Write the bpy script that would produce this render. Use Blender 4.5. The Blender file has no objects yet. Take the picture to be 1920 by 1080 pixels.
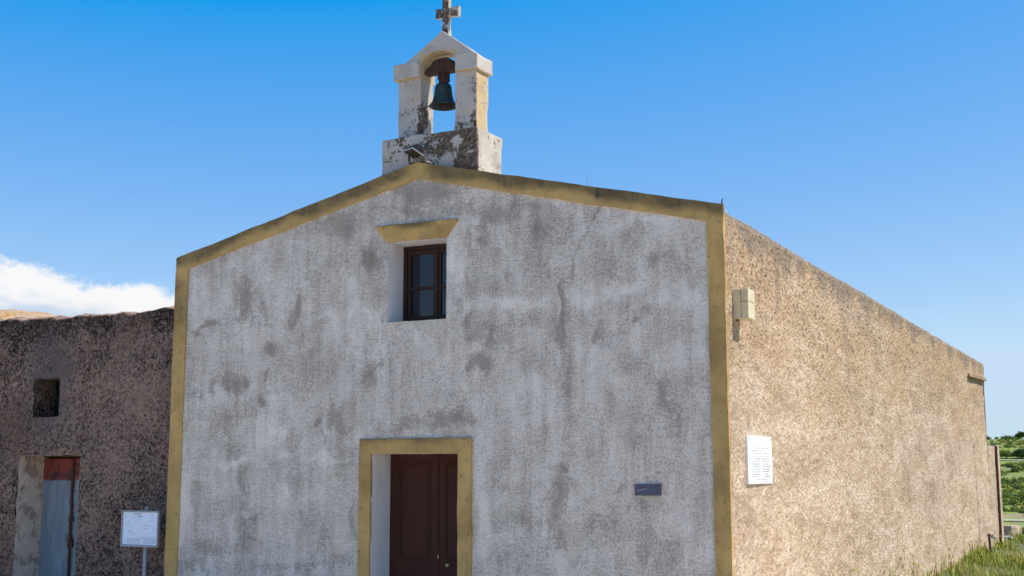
import bpy, bmesh, math, random
import numpy as np
from mathutils import Vector, Matrix, noise as mnoise
R = math.radians
random.seed(7); rng = np.random.default_rng(7)
SC = bpy.context.scene; COL = SC.collection

# light, sky and exposure values (used just below)
SUN_E = 3.7; EXPO = 0.6; SKY_STR = .12; SKY_AIR = 1.0; SKY_DUST = .6; SKY_OZ = 2.0; SKY_SAT = 1.2; SKY_HUE = .5; CLB = 5.2
# ---------------------------------------------------------------- camera
cam_d = bpy.data.cameras.new('camera'); cam = bpy.data.objects.new('camera', cam_d); COL.objects.link(cam)
SC.camera = cam
CAM = Vector((11.78, -13.0, 2.0))
YAW, PITCH, ROLL, FPX = R(27.03), R(8.24), R(-0.10), 2348.5
F = Vector((-math.sin(YAW)*math.cos(PITCH), math.cos(YAW)*math.cos(PITCH), math.sin(PITCH)))
Rt = Vector((math.cos(YAW), math.sin(YAW), 0)); U = Rt.cross(F)
R2 = math.cos(ROLL)*Rt+math.sin(ROLL)*U; U2 = -math.sin(ROLL)*Rt+math.cos(ROLL)*U
m3 = Matrix((R2, U2, -F)).transposed()
cam.matrix_world = Matrix.Translation(CAM) @ m3.to_4x4()
cam_d.sensor_width = 36; cam_d.lens = 36*FPX/1920; cam_d.clip_start = .1; cam_d.clip_end = 9000

# ---------------------------------------------------------------- light and exposure
SUN_AZ, SUN_EL = R(17), R(54)              # azimuth from +x towards +y
w = bpy.data.worlds.new('World'); SC.world = w; w.use_nodes = True
sun_d = bpy.data.lights.new('sun', 'SUN'); sun_d.energy = SUN_E; sun_d.angle = R(.53); sun_d.color = (1, .945, .86)
sun = bpy.data.objects.new('sun', sun_d); COL.objects.link(sun); sun.location = (40, 12, 60)
sd = Vector((math.cos(SUN_EL)*math.cos(SUN_AZ), math.cos(SUN_EL)*math.sin(SUN_AZ), math.sin(SUN_EL)))
sun.rotation_euler = sd.to_track_quat('Z', 'Y').to_euler()
SC.view_settings.view_transform = 'Standard'; SC.view_settings.look = 'None'
SC.view_settings.exposure = EXPO; SC.view_settings.gamma = 1

# ---------------------------------------------------------------- node helper
class G:
    def __init__(s, nt): s.nt = nt
    def n(s, t, ins=None, **at):
        nd = s.nt.nodes.new(t)
        for k, v in at.items(): setattr(nd, k, v)
        for k, v in (ins or {}).items():
            sk = nd.inputs[k]
            if isinstance(v, bpy.types.NodeSocket): s.nt.links.new(v, sk)
            elif isinstance(v, bpy.types.Node): s.nt.links.new(v.outputs[0], sk)
            else: sk.default_value = v
        return nd
    def m(s, op, a, b=None, c=None, clamp=False):
        ins = {0: a}
        if b is not None: ins[1] = b
        if c is not None: ins[2] = c
        return s.n('ShaderNodeMath', ins, operation=op, use_clamp=clamp).outputs[0]
    def mix(s, f, a, b, mode='MIX'):
        nd = s.n('ShaderNodeMix', {'Factor': f}, data_type='RGBA', blend_type=mode)
        for i, v in ((6, a), (7, b)):
            if isinstance(v, bpy.types.NodeSocket): s.nt.links.new(v, nd.inputs[i])
            else: nd.inputs[i].default_value = (*v, 1) if len(v) == 3 else v
        return nd.outputs[2]
    def step(s, v, lo, hi):
        return s.n('ShaderNodeMapRange', {0: v, 1: lo, 2: hi, 3: 0., 4: 1.}, interpolation_type='SMOOTHSTEP').outputs[0]
    def pos(s): return s.n('ShaderNodeNewGeometry').outputs['Position']
    def sc(s, v, x, y, z, rot=(0, 0, 0)):
        return s.n('ShaderNodeMapping', {'Vector': v, 'Scale': (x, y, z), 'Rotation': rot}).outputs[0]
    def noise(s, v, scale, det=4., rough=.55, dist=0.):
        return s.n('ShaderNodeTexNoise', {'Vector': v, 'Scale': scale, 'Detail': det, 'Roughness': rough, 'Distortion': dist}).outputs['Fac']
    def vor(s, v, scale, feature='F1', rand=1.):
        return s.n('ShaderNodeTexVoronoi', {'Vector': v, 'Scale': scale, 'Randomness': rand}, feature=feature).outputs['Distance']
    def attr(s, name): return s.n('ShaderNodeAttribute', attribute_name=name).outputs['Fac']

# sky: physical daylight with a bank of cumulus low over the left horizon
g = G(w.node_tree); w.node_tree.nodes.clear()
sky = g.n('ShaderNodeTexSky', sky_type='NISHITA', sun_disc=False, sun_elevation=SUN_EL, sun_rotation=R(90)-SUN_AZ, air_density=SKY_AIR, dust_density=SKY_DUST, ozone_density=SKY_OZ, altitude=50)
skyc = g.n('ShaderNodeHueSaturation', {'Saturation': SKY_SAT, 'Hue': SKY_HUE, 'Value': 1.0, 'Color': sky.outputs[0]}).outputs[0]
sp_ = g.n('ShaderNodeSeparateXYZ', {0: skyc}); KS = 1/(1.516*.12)          # white balance of the sky
cr = g.m('MINIMUM', g.m('MULTIPLY', g.m('POWER', g.m('MAXIMUM', g.m('SUBTRACT', g.m('MULTIPLY', sp_.outputs[0], .12), .11), 0.), .7), 1.18*KS), 3.05)
cg = g.m('MINIMUM', g.m('MULTIPLY_ADD', sp_.outputs[1], 1.08*.12*KS, .078*KS), 4.05)
cb = g.m('MULTIPLY_ADD', sp_.outputs[2], .40*.12*KS, .655*KS)
skyc = g.n('ShaderNodeCombineXYZ', {0: cr, 1: cg, 2: cb}).outputs[0]
tc = g.n('ShaderNodeTexCoord').outputs['Generated']
sx = g.n('ShaderNodeSeparateXYZ', {0: tc})
az = g.m('MULTIPLY', g.m('ARCTAN2', sx.outputs[0], sx.outputs[1]), 57.2958)
el = g.m('MULTIPLY', g.m('ARCSINE', sx.outputs[2]), 57.2958)
d1 = g.m('ABSOLUTE', g.m('ADD', az, 60.0))
top = g.m('SUBTRACT', 10.9, g.m('MULTIPLY', d1, .172))
nz = g.noise(g.sc(tc, 1, 1, 1.5), 20., 8., .62, .25)
nz2 = g.noise(g.sc(tc, 1, 1, 2.2), 9., 4., .5, .5)
dd = g.m('SUBTRACT', g.m('ADD', top, g.m('MULTIPLY', g.m('SUBTRACT', nz, .5), 3.4)), el)
mask = g.m('MULTIPLY', g.m('MULTIPLY', g.step(dd, -.05, .5), g.step(dd, -9., -1.)), g.step(az, -22., -34.))
shade = g.step(g.m('ADD', g.m('MULTIPLY', g.m('SUBTRACT', nz2, .5), 5.), g.m('SUBTRACT', dd, 1.3)), -.6, 1.6)
ccol = g.mix(shade, (CLB, CLB, CLB*1.01), (CLB*.60, CLB*.70, CLB*.84))
dens = g.m('MULTIPLY', mask, g.m('SUBTRACT', 1., g.m('MULTIPLY', shade, .35)))
wisp = g.m('MULTIPLY', g.m('MULTIPLY', g.step(el, 5., .5), g.noise(g.sc(tc, 1, 1, 6), 6., 5., .5)), .25)
c1 = g.mix(wisp, skyc, (CLB*.78, CLB*.83, CLB*.92))
c2 = g.mix(dens, c1, ccol)
bg = g.n('ShaderNodeBackground', {'Color': c2, 'Strength': SKY_STR})
g.n('ShaderNodeOutputWorld', {'Surface': bg})

# ---------------------------------------------------------------- materials
def mat(name, fn, rough=.9, spec=.2, **kw):
    m = bpy.data.materials.new(name); m.use_nodes = True; nt = m.node_tree; nt.nodes.clear(); g = G(nt)
    b = g.n('ShaderNodeBsdfPrincipled', {'Roughness': rough, 'Specular IOR Level': spec})
    r = fn(g)
    col, h, dist = r[0], r[1], r[2]
    if len(r) > 3:
        for k, v in r[3].items():
            if isinstance(v, bpy.types.NodeSocket): nt.links.new(v, b.inputs[k])
            else: b.inputs[k].default_value = v
    if isinstance(col, bpy.types.NodeSocket): nt.links.new(col, b.inputs['Base Color'])
    else: b.inputs['Base Color'].default_value = (*col, 1)
    if h is not None:
        bp = g.n('ShaderNodeBump', {'Height': h, 'Distance': dist, 'Strength': 1.0}); nt.links.new(bp.outputs[0], b.inputs['Normal'])
    g.n('ShaderNodeOutputMaterial', {'Surface': b})
    return m

def f_facade(g):
    p = g.pos(); st = g.attr('stain'); li = g.attr('light')
    brush = g.noise(g.sc(p, 1, 1, 4.), 9., 5., .65)           # horizontal brush drag
    vert = g.noise(g.sc(p, 3.2, 1, .45), 2.2, 5., .6, .2)     # vertical run-off
    mid = g.noise(p, 2.6, 6., .62, .3); fine = g.noise(p, 42., 4., .7); grit = g.noise(p, 95., 3., .75)
    rag = g.noise(g.sc(p, 1, 1, .7), 5.5, 8., .78, .8)
    d = g.m('ADD', g.m('MULTIPLY', g.m('SUBTRACT', mid, .5), .8), g.m('MULTIPLY', g.m('SUBTRACT', vert, .5), .70))
    d = g.m('ADD', d, g.m('MULTIPLY', g.m('SUBTRACT', brush, .5), .60)); d = g.m('ADD', d, g.m('MULTIPLY', g.m('SUBTRACT', rag, .5), .42))
    d = g.m('ADD', d, g.m('MULTIPLY', g.step(g.m('ADD', st, g.m('MULTIPLY', g.m('SUBTRACT', rag, .5), 1.3)), .10, .95), .34)); sk = g.step(g.m('ADD', st, g.m('MULTIPLY', g.m('SUBTRACT', rag, .5), 1.3)), .12, .85)
    wob = g.n('ShaderNodeMix', {'Factor': .05}, data_type='VECTOR'); g.nt.links.new(p, wob.inputs[4]); g.nt.links.new(g.n('ShaderNodeTexNoise', {'Vector': p, 'Scale': 3.5, 'Detail': 5.}).outputs['Color'], wob.inputs[5])
    pt = g.n('ShaderNodeTexVoronoi', {'Vector': g.sc(wob.outputs[1], 1.5, 1, .9), 'Scale': 1.6}, distance='CHEBYCHEV').outputs['Color']   # rolled touch-up patches
    d = g.m('ADD', d, g.m('MULTIPLY', g.m('SUBTRACT', g.n('ShaderNodeSeparateColor', {0: pt}).outputs[0], .5), .20))
    drip = g.noise(g.sc(p, 9, 1, .35), 2.4, 5., .65, .1); d = g.m('ADD', d, g.m('MULTIPLY', g.m('MULTIPLY', g.step(drip, .58, .72), g.step(vert, .42, .62)), .28))
    d = g.m('SUBTRACT', d, g.m('MULTIPLY', li, g.m('ADD', .10, g.m('MULTIPLY', g.step(rag, .35, .6), .45)))); d = g.m('ADD', d, .385, clamp=True)
    speck = g.step(g.m('ADD', fine, g.m('ADD', g.m('MULTIPLY', d, .30), g.m('MULTIPLY', sk, .13))), .54, .78)
    base = g.mix(d, (.80, .70, .60), (.40, .315, .235))
    base = g.mix(g.m('MULTIPLY', g.step(grit, .5, .75), .22), base, (.87, .79, .72))
    base = g.mix(g.m('MULTIPLY', speck, .54), base, (.165, .135, .11))
    moss = g.m('MULTIPLY', g.step(g.noise(g.sc(p, 1.5, 1, .5), 2.1, 6., .65), .50, .70), .26)
    base = g.mix(moss, base, (.43, .35, .23))
    h = g.m('ADD', g.m('MULTIPLY', fine, .6), g.m('ADD', g.m('MULTIPLY', brush, .8), g.m('MULTIPLY', grit, .3)))
    return base, h, .006
M_FAC = mat('weathered_white_plaster', f_facade)

def f_reveal(g):
    p = g.pos(); n = g.noise(p, 4., 5., .6); f = g.noise(p, 30., 4., .6)
    return g.mix(g.m('MULTIPLY', g.step(n, .35, .8), .4), (.72, .69, .66), (.50, .47, .43)), f, .003
M_REV = mat('painted_reveal', f_reveal)

def f_side(g):
    p = g.pos(); up = g.attr('up'); st = g.attr('stain')
    q = g.sc(g.sc(p, 1, 1, 1, (R(-38), 0, 0)), 1, .42, 1)          # trowel strokes lean
    strokes = g.noise(q, 19., 5., .68, .5); zone = g.noise(g.sc(p, 1, .30, 1), 2.4, 5., .65, .6); big = g.noise(g.sc(p, 1, .35, 1), .9, 5., .6, .3); mid = g.noise(g.sc(p, 1, .4, 1), 6., 5., .65)
    fine = g.noise(g.sc(p, 1, .55, 1), 24., 5., .75); grit = g.noise(g.sc(p, 1, .45, 1), 52., 3., .7)
    pits = g.vor(g.sc(p, 1, .7, 1), 17.)
    base = g.mix(g.step(mid, .32, .68), (.525, .365, .225), (.69, .505, .335))
    base = g.mix(g.m('MULTIPLY', g.step(big, .40, .68), .5), base, (.53, .365, .25))
    base = g.mix(g.m('MULTIPLY', g.step(g.m('ADD', g.noise(g.sc(p, 1, .35, 1), 1.6, 4., .6), g.m('MULTIPLY', up, .30)), .58, .78), .5), base, (.53, .335, .16))
    base = g.mix(g.m('MULTIPLY', g.m('MULTIPLY', g.step(g.m('ADD', strokes, g.m('MULTIPLY', g.m('SUBTRACT', zone, .5), .55)), .50, .61), .62), g.m('SUBTRACT', 1., g.m('MULTIPLY', up, .75))), base, (.90, .745, .58))
    base = g.mix(g.m('MULTIPLY', g.step(grit, .55, .68), .45), base, (.88, .77, .64))
    lift = g.noise(g.sc(p, 1, .06, 1), 2.2, 5., .6, .2); base = g.mix(g.m('MULTIPLY', g.step(lift, .52, .66), .30), base, (.86, .69, .53))      # horizontal lifts
    base = g.mix(g.m('MULTIPLY', g.step(zone, .50, .36), .45), base, (.38, .27, .18))
    base = g.mix(g.m('MULTIPLY', st, .75), base, (.19, .165, .135))  # streak stains, plus the groove shade painted under the far ledge
    coarse = g.noise(g.sc(p, 1, .5, 1), 11., 5., .7, .5)
    base = g.mix(g.m('MULTIPLY', g.step(coarse, .54, .66), .55), base, (.27, .185, .125))
    base = g.mix(g.m('MULTIPLY', g.step(coarse, .46, .36), .22), base, (.84, .69, .54))
    hole = g.m('MULTIPLY', g.step(g.m('ADD', fine, g.m('MULTIPLY', up, .035)), .565, .63), g.m('ADD', .34, g.m('MULTIPLY', up, .5)))
    base = g.mix(hole, base, (.10, .062, .04))
    h = g.m('SUBTRACT', g.m('ADD', g.m('MULTIPLY', strokes, 1.4), g.m('MULTIPLY', grit, .35)), g.m('MULTIPLY', fine, 1.5))
    h = g.m('SUBTRACT', h, g.m('MULTIPLY', coarse, 1.6)); h = g.m('ADD', h, g.m('MULTIPLY', g.step(pits, .1, .6), -.35))
    return base, h, .022
M_SIDE = mat('rough_sunlit_render', f_side)

def f_dark(g):
    p = g.pos(); a = g.noise(p, 22., 6., .78, .5); b = g.noise(p, 2.2, 4., .6, .2); c = g.noise(p, 34., 4., .7)
    sm = g.attr('stain')
    t = g.m('ADD', g.m('MULTIPLY', g.m('SUBTRACT', a, .5), 3.9), g.m('MULTIPLY', g.m('SUBTRACT', b, .5), 1.2)); t = g.m('ADD', t, .40)
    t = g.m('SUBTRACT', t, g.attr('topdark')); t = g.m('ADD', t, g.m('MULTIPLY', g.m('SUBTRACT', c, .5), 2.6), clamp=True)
    base = g.mix(t, (.016, .009, .008), (.42, .275, .205))
    base = g.mix(g.m('MULTIPLY', g.step(g.noise(p, 1.1, 3., .5), .5, .7), .4), base, (.10, .052, .04))
    base = g.mix(g.m('MULTIPLY', sm, .8), base, (.15, .125, .12))
    h = g.m('ADD', g.m('MULTIPLY', a, 1.2), g.m('MULTIPLY', c, .5))
    return base, h, .034
M_DARK = mat('dark_volcanic_render', f_dark)

def f_ochre(g):
    p = g.pos(); st = g.attr('stain')
    n = g.noise(p, 3.0, 6., .65, .3); f = g.noise(p, 40., 4., .7); s = g.noise(g.sc(p, 5, 5, .8), 3., 4., .6)
    base = g.mix(g.step(n, .35, .7), (.57, .365, .13), (.44, .275, .095))
    d = g.m('MULTIPLY', g.m('ADD', st, g.m('MULTIPLY', g.step(s, .55, .8), .35)), g.m('ADD', .35, g.m('MULTIPLY', n, .95)), clamp=True)
    base = g.mix(d, base, (.085, .065, .038))
    base = g.mix(g.m('MULTIPLY', g.step(g.noise(p, 13., 4., .7), .58, .72), .6), base, (.13, .10, .06))
    base = g.mix(g.m('MULTIPLY', g.step(f, .58, .75), .3), base, (.22, .16, .08))
    return base, g.m('ADD', f, g.m('MULTIPLY', n, .7)), .005
M_OCH = mat('ochre_painted_trim', f_ochre)

def f_peel(g):
    p = g.pos(); pe = g.attr('peel')
    n = g.noise(p, 6., 7., .72, .5); n2 = g.noise(p, 28., 5., .7)
    v = g.m('ADD', g.m('ADD', n, g.m('MULTIPLY', g.m('SUBTRACT', n2, .5), .75)), g.m('SUBTRACT', g.m('MULTIPLY', pe, .38), .19))
    k = g.step(v, .535, .625)
    white = g.mix(g.m('ADD', g.m('MULTIPLY', g.step(g.noise(p, 3., 5., .6), .4, .75), .7), g.m('MULTIPLY', g.step(n2, .45, .7), .4), clamp=True), (.50, .445, .385), (.35, .295, .235))
    och = g.m('MAXIMUM', g.m('MULTIPLY', g.step(g.noise(p, 4.1, 4., .6), .55, .7), .35), g.m('MULTIPLY', g.attr('ochre'), g.step(g.noise(p, 9., 5., .7), .30, .45))); white = g.mix(och, white, (.50, .36, .175))
    brown = g.mix(g.step(g.noise(p, 19., 5., .7), .4, .65), (.075, .053, .037), (.21, .15, .10))
    return g.mix(k, white, brown), g.m('SUBTRACT', g.m('MULTIPLY', n2, .5), k), .007
M_PEEL = mat('peeling_whitewash', f_peel)

def f_wood(c1, c2):
    def f(g):
        p = g.pos(); n = g.noise(g.sc(p, 14, 14, .9), 3., 5., .65); s = g.noise(p, 1.3, 3., .5)
        return g.mix(g.m('ADD', g.m('MULTIPLY', n, .8), g.m('MULTIPLY', s, .3)), c1, c2), n, .002
    return f
M_DOOR = mat('dark_brown_door_paint', f_wood((.036, .012, .009), (.080, .030, .020)), .6, .12)
M_WFR = mat('brown_window_wood', f_wood((.018, .009, .007), (.050, .021, .014)), .6, .3)
M_YOKE = mat('weathered_yoke_wood', f_wood((.025, .014, .010), (.105, .055, .035)), .8, .2)
M_GLASS = mat('dark_window_glass', lambda g: ((.006, .009, .016), None, 0), .05, .6)
def f_bronze(g):
    p = g.pos(); n = g.noise(p, 14., 5., .65); z = g.noise(g.sc(p, 6, 6, 1), 4., 4., .6)
    return g.mix(g.step(n, .42, .66), g.mix(z, (.020, .021, .020), (.045, .047, .040)), (.035, .070, .060)), n, .002, {'Metallic': .35}
M_BELL = mat('verdigris_bronze', f_bronze, .6, .4)
def f_rust(g):
    p = g.pos(); n = g.noise(p, 22., 5., .7)
    return g.mix(n, (.022, .014, .010), (.115, .05, .026)), n, .003
M_RUST = mat('rusty_iron', f_rust, .85, .3)
def flat(name, c, c2=None, sc=25., rough=.6, spec=.4, bump=.001, **ex):
    c2 = c2 or tuple(v*.8 for v in c)
    def f(g):
        p = g.pos(); n = g.noise(p, sc, 4., .6)
        return g.mix(g.step(n, .4, .7), c, c2), n, bump, ex
    return mat(name, f, rough, spec)
M_BLKMET = flat('black_enamel', (.010, .012, .016), (.020, .023, .029), rough=.85, spec=.08)
M_LENS = flat('lamp_glass', (.05, .042, .026), (.035, .03, .02), rough=.4, spec=.2)
M_RIM = flat('aluminium_rim', (.42, .43, .45), rough=.5, Metallic=.3)
M_BOX = flat('cream_box_paint', (.64, .56, .36), (.56, .49, .31), 9., .5)
M_MARBLE = flat('white_marble', (.86, .86, .86), (.78, .77, .75), 6., .35)
M_LETTER = flat('grey_lettering', (.40, .41, .43), rough=.8)
M_SLATE = flat('slate_blue_tile', (.075, .08, .105), (.056, .06, .082), 18., .45)
M_SCRIB = flat('white_scribble_paint', (.62, .62, .66), rough=.8)
M_PANEL = flat('white_panel_print', (.74, .80, .90), (.68, .74, .86), 3., .3, .5)
M_INK = flat('blue_grey_ink', (.33, .38, .48), rough=.8)
M_INKD = flat('dark_ink', (.05, .055, .08), rough=.8)
M_GALV = flat('galvanised_steel', (.28, .30, .33), (.20, .215, .24), 30., .5, .5, Metallic=.5)
M_BRASS = flat('polished_brass', (.45, .35, .18), rough=.45, Metallic=.6)
M_WPAINT = flat('white_painted_pipe', (.70, .70, .68), rough=.6)
def f_blue(g):
    p = g.pos(); sx = g.n('ShaderNodeSeparateXYZ', {0: p}).outputs[2]
    n = g.noise(p, 9., 6., .7); f = g.noise(p, 45., 4., .7); v = g.noise(g.sc(p, 6, 6, .7), 3., 5., .6)
    blue = g.mix(g.step(v, .3, .7), (.145, .185, .215), (.225, .27, .30))
    blue = g.mix(g.step(f, .61, .69), blue, (.05, .05, .055))
    red = g.mix(g.step(n, .45, .62), (.21, .042, .032), (.045, .024, .02))
    k = g.step(g.m('ADD', sx, g.m('MULTIPLY', g.m('SUBTRACT', n, .5), .12)), 1.835, 1.865)
    c = g.mix(k, blue, red)
    c = g.mix(g.m('MULTIPLY', g.attr('stain'), g.step(n, .38, .56)), c, (.055, .025, .018))
    return c, n, .003
M_BLUE = mat('flaking_blue_door_paint', f_blue, .6, .3)
def f_oldp(g):
    p = g.pos(); n = g.noise(p, 5., 7., .68, .4); f = g.noise(p, 30., 4., .7)
    c = g.mix(g.step(n, .5, .58), (.58, .46, .36), (.33, .25, .19))
    c = g.mix(g.m('MULTIPLY', g.step(f, .6, .7), .5), c, (.08, .06, .05))
    return c, g.m('ADD', n, f), .008
M_OLDP = mat('crumbling_pale_plaster', f_oldp)
def f_rubble(g):
    p = g.pos(); v = g.n('ShaderNodeTexVoronoi', {'Vector': p, 'Scale': 9.}).outputs; n = g.noise(p, 26., 5., .7); b = g.noise(p, 2., 4., .6)
    c = g.mix(g.n('ShaderNodeSeparateColor', {0: v['Color']}).outputs[0], (.44, .26, .13), (.60, .47, .33))
    c = g.mix(g.step(b, .45, .7), c, (.52, .30, .11)); c = g.mix(g.step(n, .58, .7), c, (.10, .07, .045))
    return c, g.m('SUBTRACT', n, v['Distance']), .03
M_RUB = mat('lichened_roof_rubble', f_rubble)
def f_ground(g):
    p = g.pos(); n = g.noise(p, .16, 6., .65); m = g.noise(p, 1.7, 6., .7); f = g.noise(p, 21., 4., .7); gr = g.attr('green')
    dirt = g.mix(m, (.54, .45, .34), (.62, .53, .41)); dirt = g.mix(g.m('MULTIPLY', g.step(f, .55, .7), .4), dirt, (.25, .19, .13))
    grn = g.mix(g.step(n, .38, .62), (.25, .33, .035), (.30, .29, .11)); grn = g.mix(g.step(m, .42, .64), grn, (.06, .10, .02))
    g2 = g.m('MULTIPLY', gr, 2.); near = g.mix(g.step(f, .4, .65), (.075, .095, .022), (.17, .145, .07))
    grn = g.mix(g.m('MULTIPLY', g.step(g.noise(p, .09, 5., .6), .52, .62), .8), grn, (.30, .24, .13))
    c = g.mix(g.m('MINIMUM', g2, 1.), dirt, near); return g.mix(g.m('SUBTRACT', g2, 1., clamp=True), c, grn), m, .03
M_GROUND = mat('dry_earth_and_meadow', f_ground)
def f_tint(c1, c2, c3, trans=.25):
    def f(g):
        t = g.attr('tint'); c = g.mix(g.m('MULTIPLY', t, 2., clamp=True), c1, c2)
        c = g.mix(g.m('SUBTRACT', g.m('MULTIPLY', t, 2.), 1., clamp=True), c, c3)
        return c, None, 0
    return f
M_GRASS = mat('tall_grass_blades', f_tint((.05, .13, .010), (.24, .32, .026), (.46, .40, .09)), .6, .3)
M_HEAD = mat('grass_seed_heads', f_tint((.24, .30, .05), (.46, .42, .10), (.60, .50, .22)), .8, .2)
M_LEAF = mat('shrub_leaves', f_tint((.035, .065, .014), (.15, .21, .025), (.38, .37, .08)), .7, .25)
M_BARK = flat('grey_brown_bark', (.12, .09, .06), (.07, .05, .035), 12., .95, .1)
M_STONE = flat('dry_stone', (.50, .45, .36), (.36, .31, .25), 6., .95, .1, .03)
M_ROOFW = flat('whitewashed_roof', (.70, .69, .66), (.52, .50, .46), 3., .9, .1, .01)

# ---------------------------------------------------------------- mesh helpers
def vn(P, seed=0):
    """smooth value noise, P (n,3) -> (n,) in -1..1"""
    P = np.asarray(P, float); i = np.floor(P).astype(np.int64); f = P-i; f = f*f*(3-2*f); out = np.zeros(len(P))
    for dx in (0, 1):
        for dy in (0, 1):
            for dz in (0, 1):
                h = ((i[:, 0]+dx)*73856093) ^ ((i[:, 1]+dy)*19349663) ^ ((i[:, 2]+dz)*83492791) ^ (seed*2654435761)
                h = (h ^ (h >> 13))*1274126177 & 0xffffffff; h = (h ^ (h >> 16)) & 0xffff
                out += (h/32767.5-1)*np.where(dx, f[:, 0], 1-f[:, 0])*np.where(dy, f[:, 1], 1-f[:, 1])*np.where(dz, f[:, 2], 1-f[:, 2])
    return out
def fbm(P, scale, oct=4, seed=0, gain=.5):
    P = np.asarray(P, float)*scale; a = 1; s = 0; o = np.zeros(len(P))
    for k in range(oct): o += a*vn(P+k*17.3, seed+k); s += a; a *= gain; P = P*2.03
    return o/s
def sstep(v, a, b):
    t = np.clip((v-a)/(b-a), 0, 1); return t*t*(3-2*t)
def link(name, me, m, parent=None, smooth=False):
    o = bpy.data.objects.new(name, me); COL.objects.link(o)
    for k in (m if isinstance(m, (list, tuple)) else [m]): me.materials.append(k)
    if parent is not None: o.parent = parent; o.matrix_parent_inverse = Matrix.Identity(4)
    if smooth: me.polygons.foreach_set('use_smooth', [True]*len(me.polygons))
    return o
def setattr_f(me, name, vals):
    a = me.attributes.new(name, 'FLOAT', 'POINT'); a.data.foreach_set('value', np.asarray(vals, dtype=np.float32))
def npmesh(name, V, Fc, m, parent=None, attrs=None, smooth=False):
    me = bpy.data.meshes.new(name); me.from_pydata([tuple(v) for v in V], [], [tuple(f) for f in Fc]); me.update()
    for k, v in (attrs or {}).items(): setattr_f(me, k, v)
    return link(name, me, m, parent, smooth)
def coords(me):
    a = np.empty(len(me.vertices)*3); me.vertices.foreach_get('co', a); return a.reshape(-1, 3)
class MB:
    """collects shapes; build() links them as one mesh"""
    def __init__(s): s.bm = bmesh.new()
    def box(s, x0, x1, y0, y1, z0, z1, rot=None, piv=None):
        vs = [s.bm.verts.new((x, y, z)) for x in (x0, x1) for y in (y0, y1) for z in (z0, z1)]
        for f in ((0, 1, 3, 2), (4, 6, 7, 5), (0, 4, 5, 1), (2, 3, 7, 6), (0, 2, 6, 4), (1, 5, 7, 3)): s.bm.faces.new([vs[i] for i in f])
        if rot is not None:
            c = Vector(piv or ((x0+x1)/2, (y0+y1)/2, (z0+z1)/2))
            for v in vs: v.co = c+rot @ (v.co-c)
        return vs
    def prism(s, poly, y0, y1):
        """polygon of (x, z) extruded along y"""
        a = [s.bm.verts.new((x, y0, z)) for x, z in poly]; b = [s.bm.verts.new((x, y1, z)) for x, z in poly]; n = len(poly)
        s.bm.faces.new(a); s.bm.faces.new(b[::-1])
        for i in range(n): s.bm.faces.new((a[i], b[i], b[(i+1) % n], a[(i+1) % n]))
    def tube(s, p0, p1, r0, r1=None, n=10):
        r1 = r0 if r1 is None else r1; p0, p1 = Vector(p0), Vector(p1); d = (p1-p0); q = d.to_track_quat('Z', 'Y')
        A = [s.bm.verts.new(p0+q @ Vector((r0*math.cos(t*2*math.pi/n), r0*math.sin(t*2*math.pi/n), 0))) for t in range(n)]
        B = [s.bm.verts.new(p1+q @ Vector((r1*math.cos(t*2*math.pi/n), r1*math.sin(t*2*math.pi/n), 0))) for t in range(n)]
        for i in range(n): s.bm.faces.new((A[i], A[(i+1) % n], B[(i+1) % n], B[i]))
        s.bm.faces.new(A[::-1]); s.bm.faces.new(B)
    def lathe(s, prof, c, n=32, cap=False):
        rings = []
        for r, z in prof: rings.append([s.bm.verts.new((c[0]+r*math.cos(2*math.pi*k/n), c[1]+r*math.sin(2*math.pi*k/n), c[2]+z)) for k in range(n)])
        for a, b in zip(rings, rings[1:]):
            for k in range(n): s.bm.faces.new((a[k], a[(k+1) % n], b[(k+1) % n], b[k]))
        if cap: s.bm.faces.new(rings[0][::-1]); s.bm.faces.new(rings[-1])
    def quad(s, *pts): s.bm.faces.new([s.bm.verts.new(p) for p in pts])
    def build(s, name, m, parent=None, bevel=0, seg=2, step=0, amp=0, scale=8, merge=True, attrs=None, smooth=False):
        bm = s.bm
        if merge: bmesh.ops.remove_doubles(bm, verts=bm.verts, dist=1e-5)
        bmesh.ops.recalc_face_normals(bm, faces=bm.faces)
        if bevel:
            es = [e for e in bm.edges if len(e.link_faces) == 2 and e.calc_face_angle(0) > .35]
            bmesh.ops.bevel(bm, geom=es, offset=bevel, segments=seg, affect='EDGES', profile=.6, clamp_overlap=True)
        if step:
            lo = Vector([min(v.co[i] for v in bm.verts) for i in range(3)]); hi = Vector([max(v.co[i] for v in bm.verts) for i in range(3)])
            for i in range(3):
                k = math.floor(lo[i]/step)+1
                while k*step < hi[i]-1e-4:
                    co = Vector((0, 0, 0)); co[i] = k*step; no = Vector((0, 0, 0)); no[i] = 1
                    bmesh.ops.bisect_plane(bm, geom=bm.verts[:]+bm.edges[:]+bm.faces[:], plane_co=co, plane_no=no); k += 1
        me = bpy.data.meshes.new(name); bm.to_mesh(me); bm.free()
        P0 = coords(me)
        if amp:
            D = np.stack([fbm(P0, scale, 4, sd) for sd in (1, 11, 23)], 1)*amp
            me.vertices.foreach_set('co', (P0+D).ravel()); me.update()
        for k, fn in (attrs or {}).items(): setattr_f(me, k, fn(P0))
        return link(name, me, m, parent, smooth)
def strip_solid(mb, xs, lo, hi, y0, y1):
    """solid between curves lo(x) and hi(x)"""
    n = len(xs); g4 = [[mb.bm.verts.new((x, y, z)) for y, z in ((y0, lo[i]), (y0, hi[i]), (y1, hi[i]), (y1, lo[i]))] for i, x in enumerate(xs)]
    for a, b in zip(g4, g4[1:]):
        for k in range(4): mb.bm.faces.new((a[k], a[(k+1) % 4], b[(k+1) % 4], b[k]))
    mb.bm.faces.new(g4[0]); mb.bm.faces.new(g4[-1][::-1])
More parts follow.
